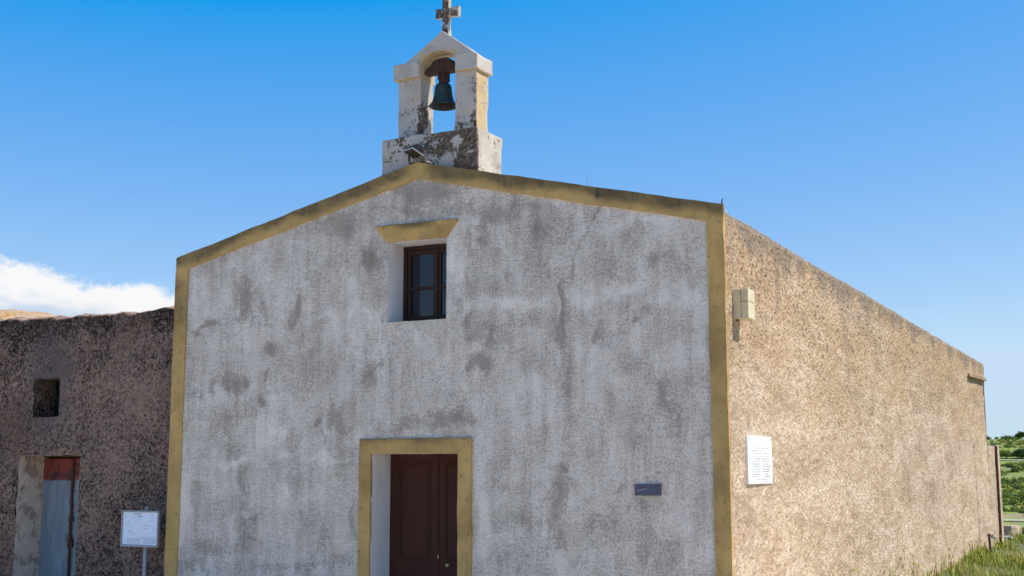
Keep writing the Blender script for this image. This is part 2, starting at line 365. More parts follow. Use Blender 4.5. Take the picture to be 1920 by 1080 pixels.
def tag(o, label=None, cat=None, group=None, kind=None):
    if label: o['label'] = label
    if cat: o['category'] = cat
    if group: o['group'] = group
    if kind: o['kind'] = kind
    return o
def empty(name, loc, label, cat, group=None):
    o = bpy.data.objects.new(name, None); COL.objects.link(o); o.location = loc; o.empty_display_size = .2
    tag(o, label, cat, group); return o
def settle(root):
    """children are built in world coordinates: move their meshes into the root's frame"""
    t = Matrix.Translation(-root.location)
    seen = set()
    for c in root.children_recursive:
        if c.data is not None and c.data.name not in seen: c.data.transform(t); seen.add(c.data.name)
def grid(us, vs, fn, holes=()):
    """points fn(U, V) -> (n,3); quads whose centre lies in a hole are dropped"""
    us, vs = np.asarray(us), np.asarray(vs); Ug, Vg = np.meshgrid(us, vs, indexing='ij'); P = fn(Ug.ravel(), Vg.ravel()); nv = len(vs); Fc = []
    for i in range(len(us)-1):
        for j in range(nv-1):
            cu, cv = (us[i]+us[i+1])/2, (vs[j]+vs[j+1])/2
            if any(a < cu < b and c < cv < d for a, b, c, d in holes): continue
            Fc.append((i*nv+j, (i+1)*nv+j, (i+1)*nv+j+1, i*nv+j+1))
    return P, Fc
def lines(a, b, step, extra=()):
    pts = sorted(set([round(a, 4), round(b, 4)]+[round(e, 4) for e in extra])); out = []
    for p, q in zip(pts, pts[1:]):
        n = max(1, round((q-p)/step)); out += [p+(q-p)*k/n for k in range(n)]
    return np.array(out+[pts[-1]])
def join(parts):
    V = []; Fc = []; n = 0
    for P, f in parts: V.append(P); Fc += [tuple(i+n for i in q) for q in f]; n += len(P)
    return np.concatenate(V), Fc

# ================================================================ THE CHAPEL
W, EZ, AX, AZ, LEN = 7.72, 4.874, 3.832, 5.777, 23.4
chapel = empty('chapel', (W/2, 0, 0), 'whitewashed gabled chapel with ochre trim, brown door and a small bell tower', 'chapel')
DARK=[(1.15,4.24,0.212,0.3,0.75),(1.01,4.39,0.09,0.143,0.5),(0.48,3.91,0.319,0.043,0.8),(2.04,4.05,0.068,0.208,0.7),(1.43,4.15,0.061,0.212,0.5),(1.38,3.94,0.518,0.042,0.35),(3.12,4.59,0.128,0.149,0.75),(2.7,5.17,0.406,0.244,0.6),(3.97,5.42,0.528,0.169,0.75),(4.35,5.18,0.442,0.1,0.5),(3.62,5.16,0.462,0.068,0.5),(4.9,5.03,0.322,0.261,0.6),(4.75,4.79,0.18,0.092,0.6),(5.29,5.12,0.418,0.193,0.4),(5.71,4.83,0.339,0.317,0.35),(6.15,4.85,0.093,0.156,0.3),(5.75,3.95,0.04,0.374,0.8),(5.78,3.58,0.06,0.371,0.8),(5.84,3.14,0.107,0.49,0.5),(6.22,3.64,0.039,0.134,0.5),(6.7,3.61,0.057,0.048,0.9),(6.84,3.73,0.157,0.071,0.45),(5.08,4.34,0.057,0.052,0.6),(6.98,4.29,0.157,0.151,0.45),(7.39,4.38,0.086,0.357,0.4),(5.94,4.12,0.053,0.062,0.5),(4.43,3.94,0.088,0.129,0.6),(4.5,3.71,0.073,0.129,0.5),(4.76,3.22,0.213,0.076,0.75),(4.93,3.43,0.351,0.253,0.45),(5.15,3.61,0.209,0.378,0.3),(4.51,2.81,0.086,0.317,0.4),(5.46,3.16,0.17,0.154,0.3),(7.04,2.81,0.098,0.175,0.45),(7.1,2.63,0.085,0.081,0.4),(6.47,2.47,0.378,0.147,0.2),(3.22,3.08,0.187,0.185,0.6),(3.69,3.03,0.227,0.261,0.3),(4.29,2.63,0.434,0.076,0.6),(3.69,2.52,0.448,0.09,0.5),(1.06,3.12,0.229,0.239,0.75),(0.72,3.16,0.09,0.177,0.5),(0.53,2.92,0.109,0.1,0.5),(1.49,2.85,0.077,0.096,0.8),(0.9,2.63,0.353,0.21,0.5),(1.0,2.35,0.263,0.278,0.4),(2.45,2.52,0.081,0.06,0.95),(2.47,2.34,0.04,0.199,0.6),(2.72,2.6,0.176,0.232,0.6),(2.88,2.46,0.095,0.066,0.6),(1.57,3.31,0.051,0.138,0.6),(1.56,3.65,0.087,0.07,0.6),(1.28,1.87,0.086,0.341,0.5),(1.35,1.2,0.154,0.336,0.6),(0.79,0.98,0.349,0.136,0.4),(0.35,0.76,0.269,0.171,0.4),(2.07,0.82,1.265,0.091,0.4),(2.51,1.22,0.096,0.391,0.3),(2.98,1.29,0.054,0.257,0.4),(2.18,2.94,0.247,0.272,0.25),(2.85,2.07,0.158,0.13,0.3),(5.75,1.7,0.165,0.268,0.6),(5.68,1.29,0.119,0.296,0.5),(5.82,2.18,0.092,0.36,0.35),(6.4,1.79,0.089,0.069,0.55),(6.68,1.54,0.062,0.172,0.4),(6.67,1.05,0.062,0.114,0.5),(6.95,1.09,0.361,0.112,0.25),(5.31,1.28,0.135,0.06,0.45),(5.0,1.79,0.139,0.092,0.4),(5.94,0.94,0.142,0.069,0.4),(4.93,0.91,0.41,0.12,0.3),(6.27,1.53,0.379,0.234,0.25),(0.32,3.43,0.11,0.433,0.3),(1.91,3.57,0.502,0.416,0.2),(2.74,3.6,0.713,0.271,0.2)]
LIGHT=[(6.43,3.98,0.353,0.086,0.9),(6.04,3.93,0.329,0.062,0.7),(5.15,3.97,0.485,0.057,0.8),(4.65,3.89,0.252,0.064,0.6),(7.25,3.85,0.304,0.107,0.6),(3.05,4.0,0.394,0.06,0.6),(2.73,3.94,0.322,0.054,0.5),(4.41,4.42,0.089,0.393,0.8),(4.32,3.65,0.059,0.065,0.4),(4.76,1.69,0.085,0.678,0.7),(1.43,2.62,0.138,0.069,0.5),(1.61,2.35,0.255,0.137,0.5),(1.1,2.09,0.433,0.054,0.7),(1.87,2.07,0.291,0.054,0.6),(2.61,2.08,0.319,0.052,0.6),(0.28,4.3,0.094,0.44,0.5),(3.19,4.92,0.159,0.136,0.3),(5.35,2.67,0.204,0.369,0.4),(7.3,3.26,0.242,0.176,0.5),(6.1,3.26,0.261,0.151,0.3),(5.48,1.94,0.268,0.084,0.4),(6.16,2.95,0.259,0.18,0.3),(0.16,1.87,0.092,1.135,0.6),(4.2,5.43,0.225,0.053,0.5),(5.43,5.17,0.818,0.064,0.6),(6.77,4.79,0.628,0.049,0.6),(2.85,4.13,0.064,0.684,0.2),(6.6,2.12,0.496,0.175,0.3),(2.87,3.19,0.159,0.806,0.35)]
CRACK=[(6.316, 5.054), (6.234, 4.906), (6.112, 4.687), (6.01, 4.552), (5.934, 4.39), (5.932, 4.185)]
def topz(x): return np.where(x < AX, EZ+(AZ-EZ)*x/AX, AZ-(AZ-EZ+.012)*(x-AX)/(W-AX))
def spots(P, L):
    o = np.zeros(len(P)); wx = fbm(P, 2.6, 5, 5, .62)*.20; wz = fbm(P, 2.1, 5, 9, .62)*.26
    for x, z, a, b, k in L:
        d = ((P[:, 0]+wx-x)/a)**2+((P[:, 2]+wz-z)/b)**2; o = np.maximum(o, k*np.exp(-d**1.3*.8))
    return o
def facade_disp(P):
    y = fbm(P, 1.1, 3, 3)*.010+fbm(P, 6., 3, 4)*.004
    return P+np.stack([fbm(P, 9., 2, 6)*.005, y, fbm(P, 9., 2, 7)*.004], 1)
DH, WH = (3.215, 4.436, -1, 2.19), (3.42, 4.255, 3.80, 4.80)
xs = lines(0, W, .035, (DH[0], DH[1], WH[0], WH[1], AX))
zs = lines(-.3, 4.86, .035, (DH[3], WH[2], WH[3]))
def fA(x, z): return np.stack([x, 0*x, z], 1)
def fB(x, t): return np.stack([x, 0*x, 4.86+t*(topz(x)-.008-4.86)], 1)
def fC(x, y): return np.stack([np.where(y > .02, np.minimum(x, 7.66), x), y, topz(x)-.008], 1)
fr = [grid(xs, zs, fA, (DH, WH)), grid(xs, np.linspace(0, 1, 26), fB), grid(xs, np.linspace(0, .42, 8), fC)]
V, Fc = join(fr); st = spots(V, DARK); lt = spots(V, LIGHT)
crk = np.zeros(len(V))
for a, b in zip(CRACK, CRACK[1:]):
    a, b = np.array(a), np.array(b); q = V[:, [0, 2]]-a; t = np.clip(q@(b-a)/((b-a)@(b-a)), 0, 1); d = np.hypot(*(q-t[:, None]*(b-a)).T); crk = np.maximum(crk, .55*np.exp(-(d/.022)**2))
npmesh('front_wall', facade_disp(V), Fc, M_FAC, chapel, {'stain': np.maximum(st, crk), 'light': lt})
for nm, x0, x1, z0, z1, d in (('door_reveal', DH[0], DH[1], -.3, DH[3], .44), ('window_reveal', WH[0], WH[1], WH[2], WH[3], .42)):
    mb = MB()
    mb.quad((x0, 0, z0), (x0, 0, z1), (x0, d, z1), (x0, d, z0)); mb.quad((x1, 0, z0), (x1, d, z0), (x1, d, z1), (x1, 0, z1))
    mb.quad((x0, 0, z1), (x1, 0, z1), (x1, d, z1), (x0, d, z1)); mb.quad((x0, 0, z0), (x0, d, z0), (x1, d, z0), (x1, 0, z0))
    mb.build(nm, M_REV, chapel, step=.06, amp=.006, scale=9)
mb = MB(); mb.box(.02, W-.35, .42, .47, 0, EZ-.5); mb.build('inner_wall', M_REV, chapel)

# long side wall, finely tessellated and really rough
ys = [.03]
while ys[-1] < LEN: ys.append(min(LEN, ys[-1]+.028+.0016*ys[-1]))
zs2 = lines(-.6, 4.83, .036)
SX = 7.712
def side_fn(y, z): return np.stack([0*y+SX, y, z], 1)
def side_disp(P):
    up = sstep(P[:, 2], 2.2, 4.4); dx = fbm(P*[1, 1, .8], 9., 4, 31, .6)*(.013+.010*up)+fbm(P, 1.1, 3, 35)*.020
    dx -= .028*sstep(P[:, 2], 4.75, 4.85)                              # rounded arris
    dx -= .10*(np.abs(P[:, 1]-20.02) < .10)*(P[:, 2] > 3.5)*(P[:, 2] < 4.28); rec = (P[:, 1] > 20.0)*(P[:, 2] < 4.26); dx -= .045*rec*sstep(P[:, 2], .5, 3.9)
    fade = sstep(P[:, 1], .03, .16); crest = sstep(P[:, 2], 4.5, 4.8)*(fbm(P*[1, 1, 0], 5., 5, 44, .65)*.035+fbm(P*[1, 1, 0], .25, 2, 45)*.02)
    return P+np.stack([dx*fade, fbm(P, 8., 2, 33)*.006*fade, crest*fade], 1)
def side_top(y, t): return np.stack([SX-.40*t, y, 4.83+.03*np.sin(np.minimum(t*6, 1)*math.pi/2)+0*y], 1)
A = grid(ys, zs2, side_fn); B = grid(ys, [0, .04, .1, .2, .4, .7, 1.], side_top); C = grid(np.linspace(0, .4, 6), zs2, lambda x, z: np.stack([SX-x, 0*x+LEN, z], 1))
V, Fc = join([A, B, C])
st = sstep(V[:, 2]+fbm(V*[1, 1, .25], 2.6, 4, 51)*.30, 4.42, 4.80)*.9
for y0, wd, zb, k in ((2.2, .10, 3.9, .5), (20.6, .12, -1, .7), (6.1, .3, 3.4, .3)):
    st = np.maximum(st, k*np.exp(-((V[:, 1]-y0+fbm(V, .8, 2, 61)*.2)/wd)**2)*((V[:, 2] > zb) if zb > 1 else (V[:, 2] < 2.6)))
st = np.maximum(st, .16*sstep(fbm(V*[1, .35, 1], .8, 5, 71, .6), .08, .38))
st = np.maximum(st, .95*(np.abs(V[:, 1]-20.02) < .10)*(V[:, 2] > 3.5)*(V[:, 2] < 4.28))  # groove's shade painted dark through the stain mask, under the far ledge
st = np.maximum(st, .45*np.exp(-((V[:, 1]-.25)/.22)**2)*sstep(fbm(V, 3., 3, 72), -.4, .4))
dV = side_disp(V)
mk = np.arange(len(V)) >= len(A[0])+len(B[0])
dV[mk] = V[mk]-np.array([.02, 0, 0])
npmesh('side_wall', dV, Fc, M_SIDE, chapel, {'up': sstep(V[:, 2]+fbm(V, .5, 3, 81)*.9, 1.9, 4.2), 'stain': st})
mb = MB(); mb.box(-.0, .3, .43, LEN, -.3, 4.84); mb.box(.31, 7.3, LEN-.3, LEN, -.3, 4.84); mb.build('rear_wall', M_SIDE, chapel, step=.5, amp=.01)
mb = MB(); mb.prism([(.31, 4.3), (.31, 4.55), (AX, 5.15), (7.30, 4.55), (7.30, 4.3), (AX, 4.9)], .45, LEN-.32); mb.build('roof', M_ROOFW, chapel, step=1., amp=.01)
# drip ledge and joint near the far end of the side wall
mb = MB(); vs = mb.box(SX-.1, SX+.05, 19.95, LEN+.08, 4.27, 4.36)
for v in vs: v.co.z += (v.co.y-19.95)*.028
mb.build('ledge', M_SIDE, chapel, bevel=.012, step=.12, amp=.014, attrs={'up': lambda P: P[:, 0]*0+1, 'stain': lambda P: P[:, 0]*0+.35})

# ochre band round the facade
def trim_piece(name, quads, stain):
    mb = MB()
    for q in quads:
        a = [mb.bm.verts.new((x, -.022, z)) for x, z in q]; b = [mb.bm.verts.new((x, .035, z)) for x, z in q]; n = len(q)
        mb.bm.faces.new(a); mb.bm.faces.new(b[::-1])
        for i in range(n): mb.bm.faces.new((a[i], b[i], b[(i+1) % n], a[(i+1) % n]))
    return mb.build(name, M_OCH, chapel, step=.05, amp=.010, scale=4., attrs={'stain': stain})
def s_vert(P):
    w_ = sstep(P[:, 2], 4.45, 4.66); return np.clip(fbm(P*[1, 1, .6], 1.6, 4, 91)*1.1+.10, 0, .8)*(1-w_)+s_rake(P)*w_
def s_rake(P):
    t = (topz(P[:, 0])-P[:, 2])/.2
    return np.clip((1.0-sstep(t+fbm(P, 1.7, 5, 95)*.8, .05, .85))*1.25*sstep(np.abs(P[:, 0]-AX), .02, .30)+np.clip(fbm(P, 2.2, 3, 97), 0, 1)*.4, 0, .9)
trim_piece('trim', [[(-.010, -.3), (.20, -.3), (.212, 4.717), (0, 4.870)]], s_vert)
trim_piece('trim', [[(7.566, -.3), (7.742, -.3), (7.742, 4.858), (7.548, 4.691)]], s_vert)
trim_piece('trim', [[(0, 4.874), (.212, 4.719), (AX+.003, 5.573), (AX, AZ)]], s_rake)
trim_piece('trim', [[(AX, AZ), (AX+.003, 5.573), (7.548, 4.694), (7.742, 4.862)]], s_rake)
mb = MB()
mb.prism([(3.05, -.3), (3.215, -.3), (3.215, 2.19), (3.05, 2.37)], -.028, .02)
mb.prism([(3.05, 2.372), (3.215, 2.192), (4.436, 2.192), (4.617, 2.372)], -.028, .02)
mb.prism([(4.436, -.3), (4.617, -.3), (4.617, 2.37), (4.436, 2.19)], -.028, .02)
mb.build('door_surround', M_OCH, chapel, step=.06, amp=.009, scale=4, merge=False, attrs={'stain': lambda P: np.clip(sstep(P[:, 2]+fbm(P, 3., 3, 101)*.12, 2.28, 2.37)*.75+np.clip(fbm(P, 1.5, 4, 103), 0, 1)*.6+.04, 0, .85)})
mb = MB()    # splayed window head
vv = [mb.bm.verts.new(p) for p in ((3.231, -.045, 5.010), (4.425, -.045, 5.014), (4.262, -.02, 4.806), (3.415, -.02, 4.800), (3.231, .02, 5.010), (4.425, .02, 5.014), (4.262, .02, 4.806), (3.415, .02, 4.800))]
for f in ((0, 1, 2, 3), (4, 7, 6, 5), (0, 4, 5, 1), (1, 5, 6, 2), (2, 6, 7, 3), (3, 7, 4, 0)): mb.bm.faces.new([vv[i] for i in f])
mb.build('window_head', M_OCH, chapel, bevel=.005, seg=1, step=.06, amp=.009, scale=5, attrs={'stain': lambda P: np.clip(sstep(P[:, 2]+fbm(P, 3., 3, 111)*.1, 4.94, 5.02)*.9+np.clip(fbm(P, 3.5, 4, 113), 0, 1)*.7, 0, .9)})

# window: two casements of two panes
win = MB(); X0, X1, Z0, Z1, Y = 3.42, 4.255, 3.80, 4.80, .35
win.box(X0, X0+.055, Y, Y+.07, Z0, Z1); win.box(X1-.055, X1, Y, Y+.07, Z0, Z1); win.box(X0+.055, X1-.055, Y, Y+.07, Z0, Z0+.05); win.box(X0+.055, X1-.055, Y, Y+.07, Z1-.055, Z1)
win = win.build('window', M_WFR, chapel, bevel=.004, seg=1)
MX = 3.915
for a, b in ((X0+.058, MX-.003), (MX+.003, X1-.058)):
    c = MB(); y = Y+.012
    c.box(a, a+.05, y, y+.045, Z0+.053, Z1-.058); c.box(b-.05, b, y, y+.045, Z0+.053, Z1-.058)
    c.box(a+.05, b-.05, y, y+.045, Z0+.053, Z0+.105); c.box(a+.05, b-.05, y, y+.045, Z1-.115, Z1-.058); c.box(a+.05, b-.05, y-.004, y+.04, 4.235, 4.275)
    c.build('casement', M_WFR, win, bevel=.004, seg=1)
    gq = MB(); gq.box(a+.045, b-.045, y+.02, y+.026, Z0+.1, 4.236); gq.box(a+.045, b-.045, y+.02, y+.026, 4.274, Z1-.11); gq.build('pane', M_GLASS, win)
mb = MB(); mb.box(MX-.018, MX+.018, Y-.008, Y+.012, Z0+.055, Z1-.06); mb.build('astragal', M_WFR, win, bevel=.006)

# door: two panelled leaves
MX = 3.905
def leaf(a, b, px0, px1):
    l = MB(); l.box(a, b, .41, .45, -.02, 2.20)
    for z0, z1 in ((.12, .72), (.90, 2.10)):
        for k, (o, yy) in enumerate(((0, .402), (.022, .397))):     # raised mouldings around a field
            wd = .018
            l.box(px0+o, px1-o, yy, .4101, z0+o, z0+o+wd); l.box(px0+o, px1-o, yy, .4101, z1-o-wd, z1-o)
            l.box(px0+o, px0+o+wd, yy+.0007, .4101, z0+o+wd, z1-o-wd); l.box(px1-o-wd, px1-o, yy+.0007, .4101, z0+o+wd, z1-o-wd)
        l.box(px0+.06, px1-.06, .4035, .4101, z0+.06, z1-.06)
    return l.build('door', M_DOOR, chapel, merge=False, bevel=.0025, seg=1)
dl = leaf(3.225, MX-.003, 3.35, 3.82); dr = leaf(MX+.003, 4.50, 4.01, 4.42)
mb = MB(); mb.box(MX-.01, MX+.028, .398, .4095, -.02, 2.19); mb.build('cover_strip', M_DOOR, dr, bevel=.004)
mb = MB(); mb.lathe([(.001, .045), (.016, .044), (.025, .034), (.027, .024), (.020, .012), (.010, .006), (.022, .003), (.024, 0)], (0, 0, 0), 20)
mb.bm.transform(Matrix.Translation((4.07, .408, .857)) @ Matrix.Rotation(R(90), 4, 'X')); mb.build('knob', M_BRASS, dr, smooth=True)
mb = MB(); mb.box(3.925, 3.941, .394, .3975, .93, .975); mb.build('keyhole_plate', M_BRASS, dr, bevel=.002)

# bell tower
def peel_base(P):
    f = (P[:, 1] < .13); r = sstep(P[:, 0]+fbm(P, 2.2, 3, 121)*.35, 3.75, 4.1); lw = 1-sstep(P[:, 2], 5.8, 6.1)
    v = .46+.62*r*f+.10*sstep(P[:, 2], 6.08, 6.16); v = np.where(f, v, .22)
    for x, z, a in ((4.2, 5.76, .15), (4.33, 6.02, .09), (4.52, 5.86, .05)): v = v-f*1.0*np.exp(-((P[:, 0]-x)/a)**2-((P[:, 2]-z)/a)**2)
    return v
def peel_pier(P):
    v = .28+.55*(P[:, 0] > 3.65)*(P[:, 0] < 3.75)*(P[:, 1] < .40+.08*np.sin(P[:, 2]*9))*sstep(P[:, 2], 6.85, 6.5)+.12*np.exp(-((P[:, 0]-3.66)/.07)**2-((P[:, 2]-6.45)/.30)**2)+.30*np.exp(-((P[:, 0]-4.3)/.14)**2-((P[:, 2]-6.35)/.16)**2)+.42*np.exp(-((P[:, 0]-4.47)/.05)**2)*(P[:, 2] < 6.9)
    return np.where((P[:, 0] > 4.500), .30, v)
mb = MB(); mb.box(3.235, 4.623, .10, .76, 5.0, 6.165); tower = mb.build('bell_tower', M_PEEL, chapel, bevel=.02, step=.05, amp=.022, scale=4.5, attrs={'peel': peel_base})
for a, b in ((3.362, 3.697), (4.200, 4.507)):
    mb = MB(); mb.box(a, b, .28, .592, 6.15, 6.96); mb.build('pier', M_PEEL, tower, bevel=.014, step=.04, amp=.018, scale=5, attrs={'peel': peel_pier, 'ochre': lambda P: .8*(P[:, 0] > 4.50)*(P[:, 1] < .56)})
for a, b in ((3.312, 3.694), (4.222, 4.540)):
    mb = MB(); mb.prism([(a, 6.965), (b, 6.965), (b, 7.15), (b-.02, 7.175), (a+.02, 7.175), (a, 7.15)], .228, .645); mb.build('cap', M_PEEL, tower, bevel=.012, step=.05, amp=.014, scale=5, attrs={'peel': lambda P: P[:, 0]*0+.12, 'ochre': lambda P: .8*(P[:, 2] < 6.975)})
mb = MB(); xg = sorted(list(np.linspace(3.66, 4.24, 17))+[3.697, 4.20, 3.40, 3.48, 4.01, 4.42, 4.50])
lo = [6.955 if (x < 3.6969 or x > 4.2001) else 7.13+.155*math.sqrt(max(0, 1-((x-3.9485)/.2516)**2)) for x in xg]
hi = [7.175+max(0, min((x-3.44)/.57, (4.505-x)/.495))*.365 for x in xg]
strip_solid(mb, xg, lo, hi, .279, .593); mb.build('gable', M_PEEL, tower, bevel=.008, seg=1, step=.05, amp=.012, scale=5, attrs={'peel': lambda P: P[:, 0]*0+.10, 'ochre': lambda P: .85*(np.abs(P[:, 0]-3.9485) < .26)*(P[:, 2] < 7.30)})
mb = MB(); mb.prism([(3.935, 7.44), (4.035, 7.44), (4.03, 7.775), (4.17, 7.765), (4.178, 7.895), (4.03, 7.885), (4.038, 8.22), (3.934, 8.22), (3.938, 7.885), (3.842, 7.90), (3.838, 7.77), (3.938, 7.775)], .40, .475)
mb.build('cross', M_PEEL, tower, bevel=.008, seg=2, step=.03, amp=.012, scale=9, attrs={'peel': lambda P: np.where(P[:, 1] < .41, .95, .2)-.3*(P[:, 0] > 4.02)})
settle(chapel)

# bell with its headstock, hung in the tower
bell = empty('church_bell', (3.948, .44, 6.58), 'green bronze bell hanging from a wooden yoke in the tower arch', 'bell')
mb = MB(); mb.prism([(3.70, 7.035), (3.715, 7.075), (3.78, 7.13), (3.83, 7.195), (3.90, 7.215), (4.03, 7.220), (4.075, 7.195), (4.11, 7.13), (4.18, 7.075), (4.195, 7.035)], .36, .50)
yk = mb.build('yoke', M_YOKE, bell, bevel=.008, step=.05, amp=.006)
mb = MB()
for x in (3.915, 3.985): mb.box(x-.012, x+.012, .350, .358, 6.93, 7.19); mb.box(x-.012, x+.012, .502, .510, 6.93, 7.19)
mb.box(3.90, 4.0, .385, .475, 6.90, 7.03); mb.build('strap', M_RUST, yk, bevel=.003)
mb = MB(); prof = [(.163, .018), (.178, 0), (.180, .008), (.168, .03), (.148, .06), (.132, .10), (.120, .15), (.112, .21), (.108, .25), (.104, .27), (.090, .295), (.060, .312), (.03, .32), (.001, .322)]
mb.lathe(prof, (3.94, .44, 6.59), 40); mb.lathe([(.163, .018), (.145, .05), (.125, .09), (.108, .16), (.098, .26), (.04, .30), (.001, .30)], (3.94, .44, 6.59), 40)
mb.build('bell_body', M_BELL, bell, smooth=True)
mb = MB(); mb.tube((3.94, .44, 6.88), (3.95, .44, 6.63), .010); mb.lathe([(.001, -.03), (.024, -.02), (.03, 0), (.022, .02), (.001, .03)], (3.95, .44, 6.61), 16)
mb.build('clapper', M_RUST, bell, smooth=True)
mb = MB(); mb.tube((3.80, .42, 6.645), (3.685, .36, 6.575), .009, .007, 8); mb.build('lever', M_RUST, bell)
settle(bell)

# floodlight above the gable peak
fl = empty('floodlight', (3.82, .06, 5.78), 'small black floodlight tilted down at the peak of the gable', 'floodlight')
rot = Matrix.Rotation(R(-24), 3, 'Z') @ Matrix.Rotation(R(-22), 3, 'X'); pv = Vector((3.80, -.03, 5.93))
def tr(mb):
    for v in mb.bm.verts: v.co = pv+rot @ v.co
mb = MB(); a = [mb.bm.verts.new(p) for p in ((-.105, -.09, -.035), (.105, -.09, -.035), (.105, .09, -.035), (-.105, .09, -.035), (-.075, -.04, .055), (.075, -.04, .055), (.075, .075, .055), (-.075, .075, .055))]
for f in ((0, 3, 2, 1), (4, 5, 6, 7), (0, 1, 5, 4), (1, 2, 6, 5), (2, 3, 7, 6), (3, 0, 4, 7)): mb.bm.faces.new([a[i] for i in f])
for k in range(5): mb.box(-.06+k*.03-.003, -.06+k*.03+.003, -.03, .07, .05, .072)
tr(mb); mb.build('housing', M_BLKMET, fl, bevel=.006, merge=False)
mb = MB(); mb.box(-.112, .112, -.097, -.085, -.05, -.034); mb.box(-.112, .112, .085, .097, -.05, -.034); mb.box(-.112, -.10, -.085, .085, -.05, -.034); mb.box(.10, .112, -.085, .085, -.05, -.034); tr(mb); mb.build('rim', M_RIM, fl, bevel=.002)
mb = MB(); mb.box(-.099, .099, -.084, .084, -.046, -.036); tr(mb); mb.build('lens', M_LENS, fl)
mb = MB(); mb.box(3.80, 3.815, -.01, .10, 5.85, 5.862); mb.box(3.70, 3.712, -.01, .02, 5.80, 5.95); mb.box(3.905, 3.917, -.01, .02, 5.775, 5.93); mb.box(3.70, 3.917, -.01, .03, 5.773, 5.785); mb.build('bracket', M_RUST, fl, bevel=.002)
mb = MB(); mb.tube((3.86, .10, 5.80), (3.98, -.01, 5.775), .008); mb.tube((3.98, -.01, 5.775), (4.02, .03, 5.755), .008); mb.build('cable', M_OLDP, fl)
settle(fl)

# rods on the roof edge
mb = MB(); mb.tube((7.69, .12, 4.83), (7.688, .12, 4.93), .008, .008, 8); mb.tube((7.688, .12, 4.93), (7.70, .12, 4.955), .007, .006, 8)
tag(mb.build('metal_rod', M_RUST, None), 'short dark iron rod sticking up at the right roof corner', 'rod')
mb = MB(); mb.tube((6.02, .25, 5.2), (6.02, .25, 5.40), .005, .003, 6)
tag(mb.build('antenna_rod', M_GALV, None), 'thin pale rod above the right slope of the gable', 'rod')

# junction box on the side wall
bx = empty('junction_box', (7.72, .36, 3.64), 'cream metal utility box fixed high on the sunlit side wall', 'utility box')
mb = MB(); mb.box(7.695, 7.800, .355, .60, 3.645, 3.970); mb.build('back_box', M_BOX, bx, bevel=.005)
mb = MB(); mb.box(7.804, 7.886, .352, .603, 3.642, 3.828); mb.box(7.804, 7.886, .352, .603, 3.834, 3.973); mb.build('cover', M_BOX, bx, bevel=.006, merge=False)
mb = MB(); mb.box(7.799, 7.805, .36, .595, 3.65, 3.965); mb.build('gasket', M_BLKMET, bx)
mb = MB(); mb.tube((7.745, .40, 3.66), (7.745, .40, 3.615), .011); mb.build('cable_gland', M_RUST, bx)
settle(bx)

# marble plaque on the side wall
pq = empty('marble_plaque', (7.74, .66, 1.83), 'white marble plaque with rows of grey lettering on the side wall', 'plaque')
mb = MB(); mb.box(7.69, 7.742, .662, 1.640, 1.832, 2.370); mb.build('slab', M_MARBLE, pq, bevel=.004)
mb = MB()
def glyphs(mb, y0, y1, z, h, den=.8):
    y = y0
    while y < y1-.01:
        wd = random.uniform(.014, .026)
        if random.random() < den:
            k = random.random(); X = 7.7445
            if k < .4: mb.quad((X, y, z), (X, y+wd, z), (X, y+wd, z+h), (X, y, z+h))
            else: mb.quad((X, y, z), (X, y+wd*.4, z), (X, y+wd*.4, z+h), (X, y, z+h)); mb.quad((X, y+wd*.5, z), (X, y+wd, z), (X, y+wd, z+h*.45), (X, y+wd*.5, z+h*.45))
        y += wd+random.uniform(.012, .018)
rows = [(2.262, 1.00, 1.30), (2.232, .84, 1.50), (2.202, .82, 1.50), (2.172, .84, 1.54), (2.140, .88, 1.50)]
for z, a, b in rows: glyphs(mb, a, b, z, .013)
for k in range(8):
    z = 2.106-k*.0285; glyphs(mb, .82, 1.12, z, .016, .95); glyphs(mb, 1.22, 1.52, z, .016, .95)
glyphs(mb, .92, 1.5, 1.876, .013); glyphs(mb, .84, 1.08, 1.850, .011, .7); glyphs(mb, 1.3, 1.55, 1.850, .013, .9)
mb.build('lettering', M_LETTER, pq, merge=False)
for y, z in ((.70, 2.345), (1.60, 2.345), (.70, 1.857), (1.60, 1.857)): mb = MB(); mb.tube((7.740, y, z), (7.747, y, z), .009); mb.build('stud', M_RIM, pq)
settle(pq)

# slate plaque on the facade
sp = empty('slate_plaque', (6.81, 0, 1.71), 'small slate blue plaque with white scribble right of the door', 'plaque')
mb = MB(); mb.box(6.66, 6.962, -.018, .01, 1.716, 1.837); mb.build('tile', M_SLATE, sp, bevel=.002)
mb = MB(); pts = [(6.682, 1.762), (6.693, 1.776), (6.699, 1.764), (6.712, 1.779), (6.718, 1.766), (6.731, 1.782), (6.737, 1.768), (6.748, 1.780), (6.756, 1.783), (6.764, 1.777), (6.772, 1.789), (6.780, 1.782), (6.790, 1.790), (6.800, 1.786)]
for (a, b), (c, d) in list(zip(pts, pts[1:])): mb.quad((a, -.0205, b-.002), (c, -.0205, d-.002), (c, -.0205, d+.002), (a, -.0205, b+.002))
mb.build('scribble', M_SCRIB, sp, merge=False)
settle(sp)

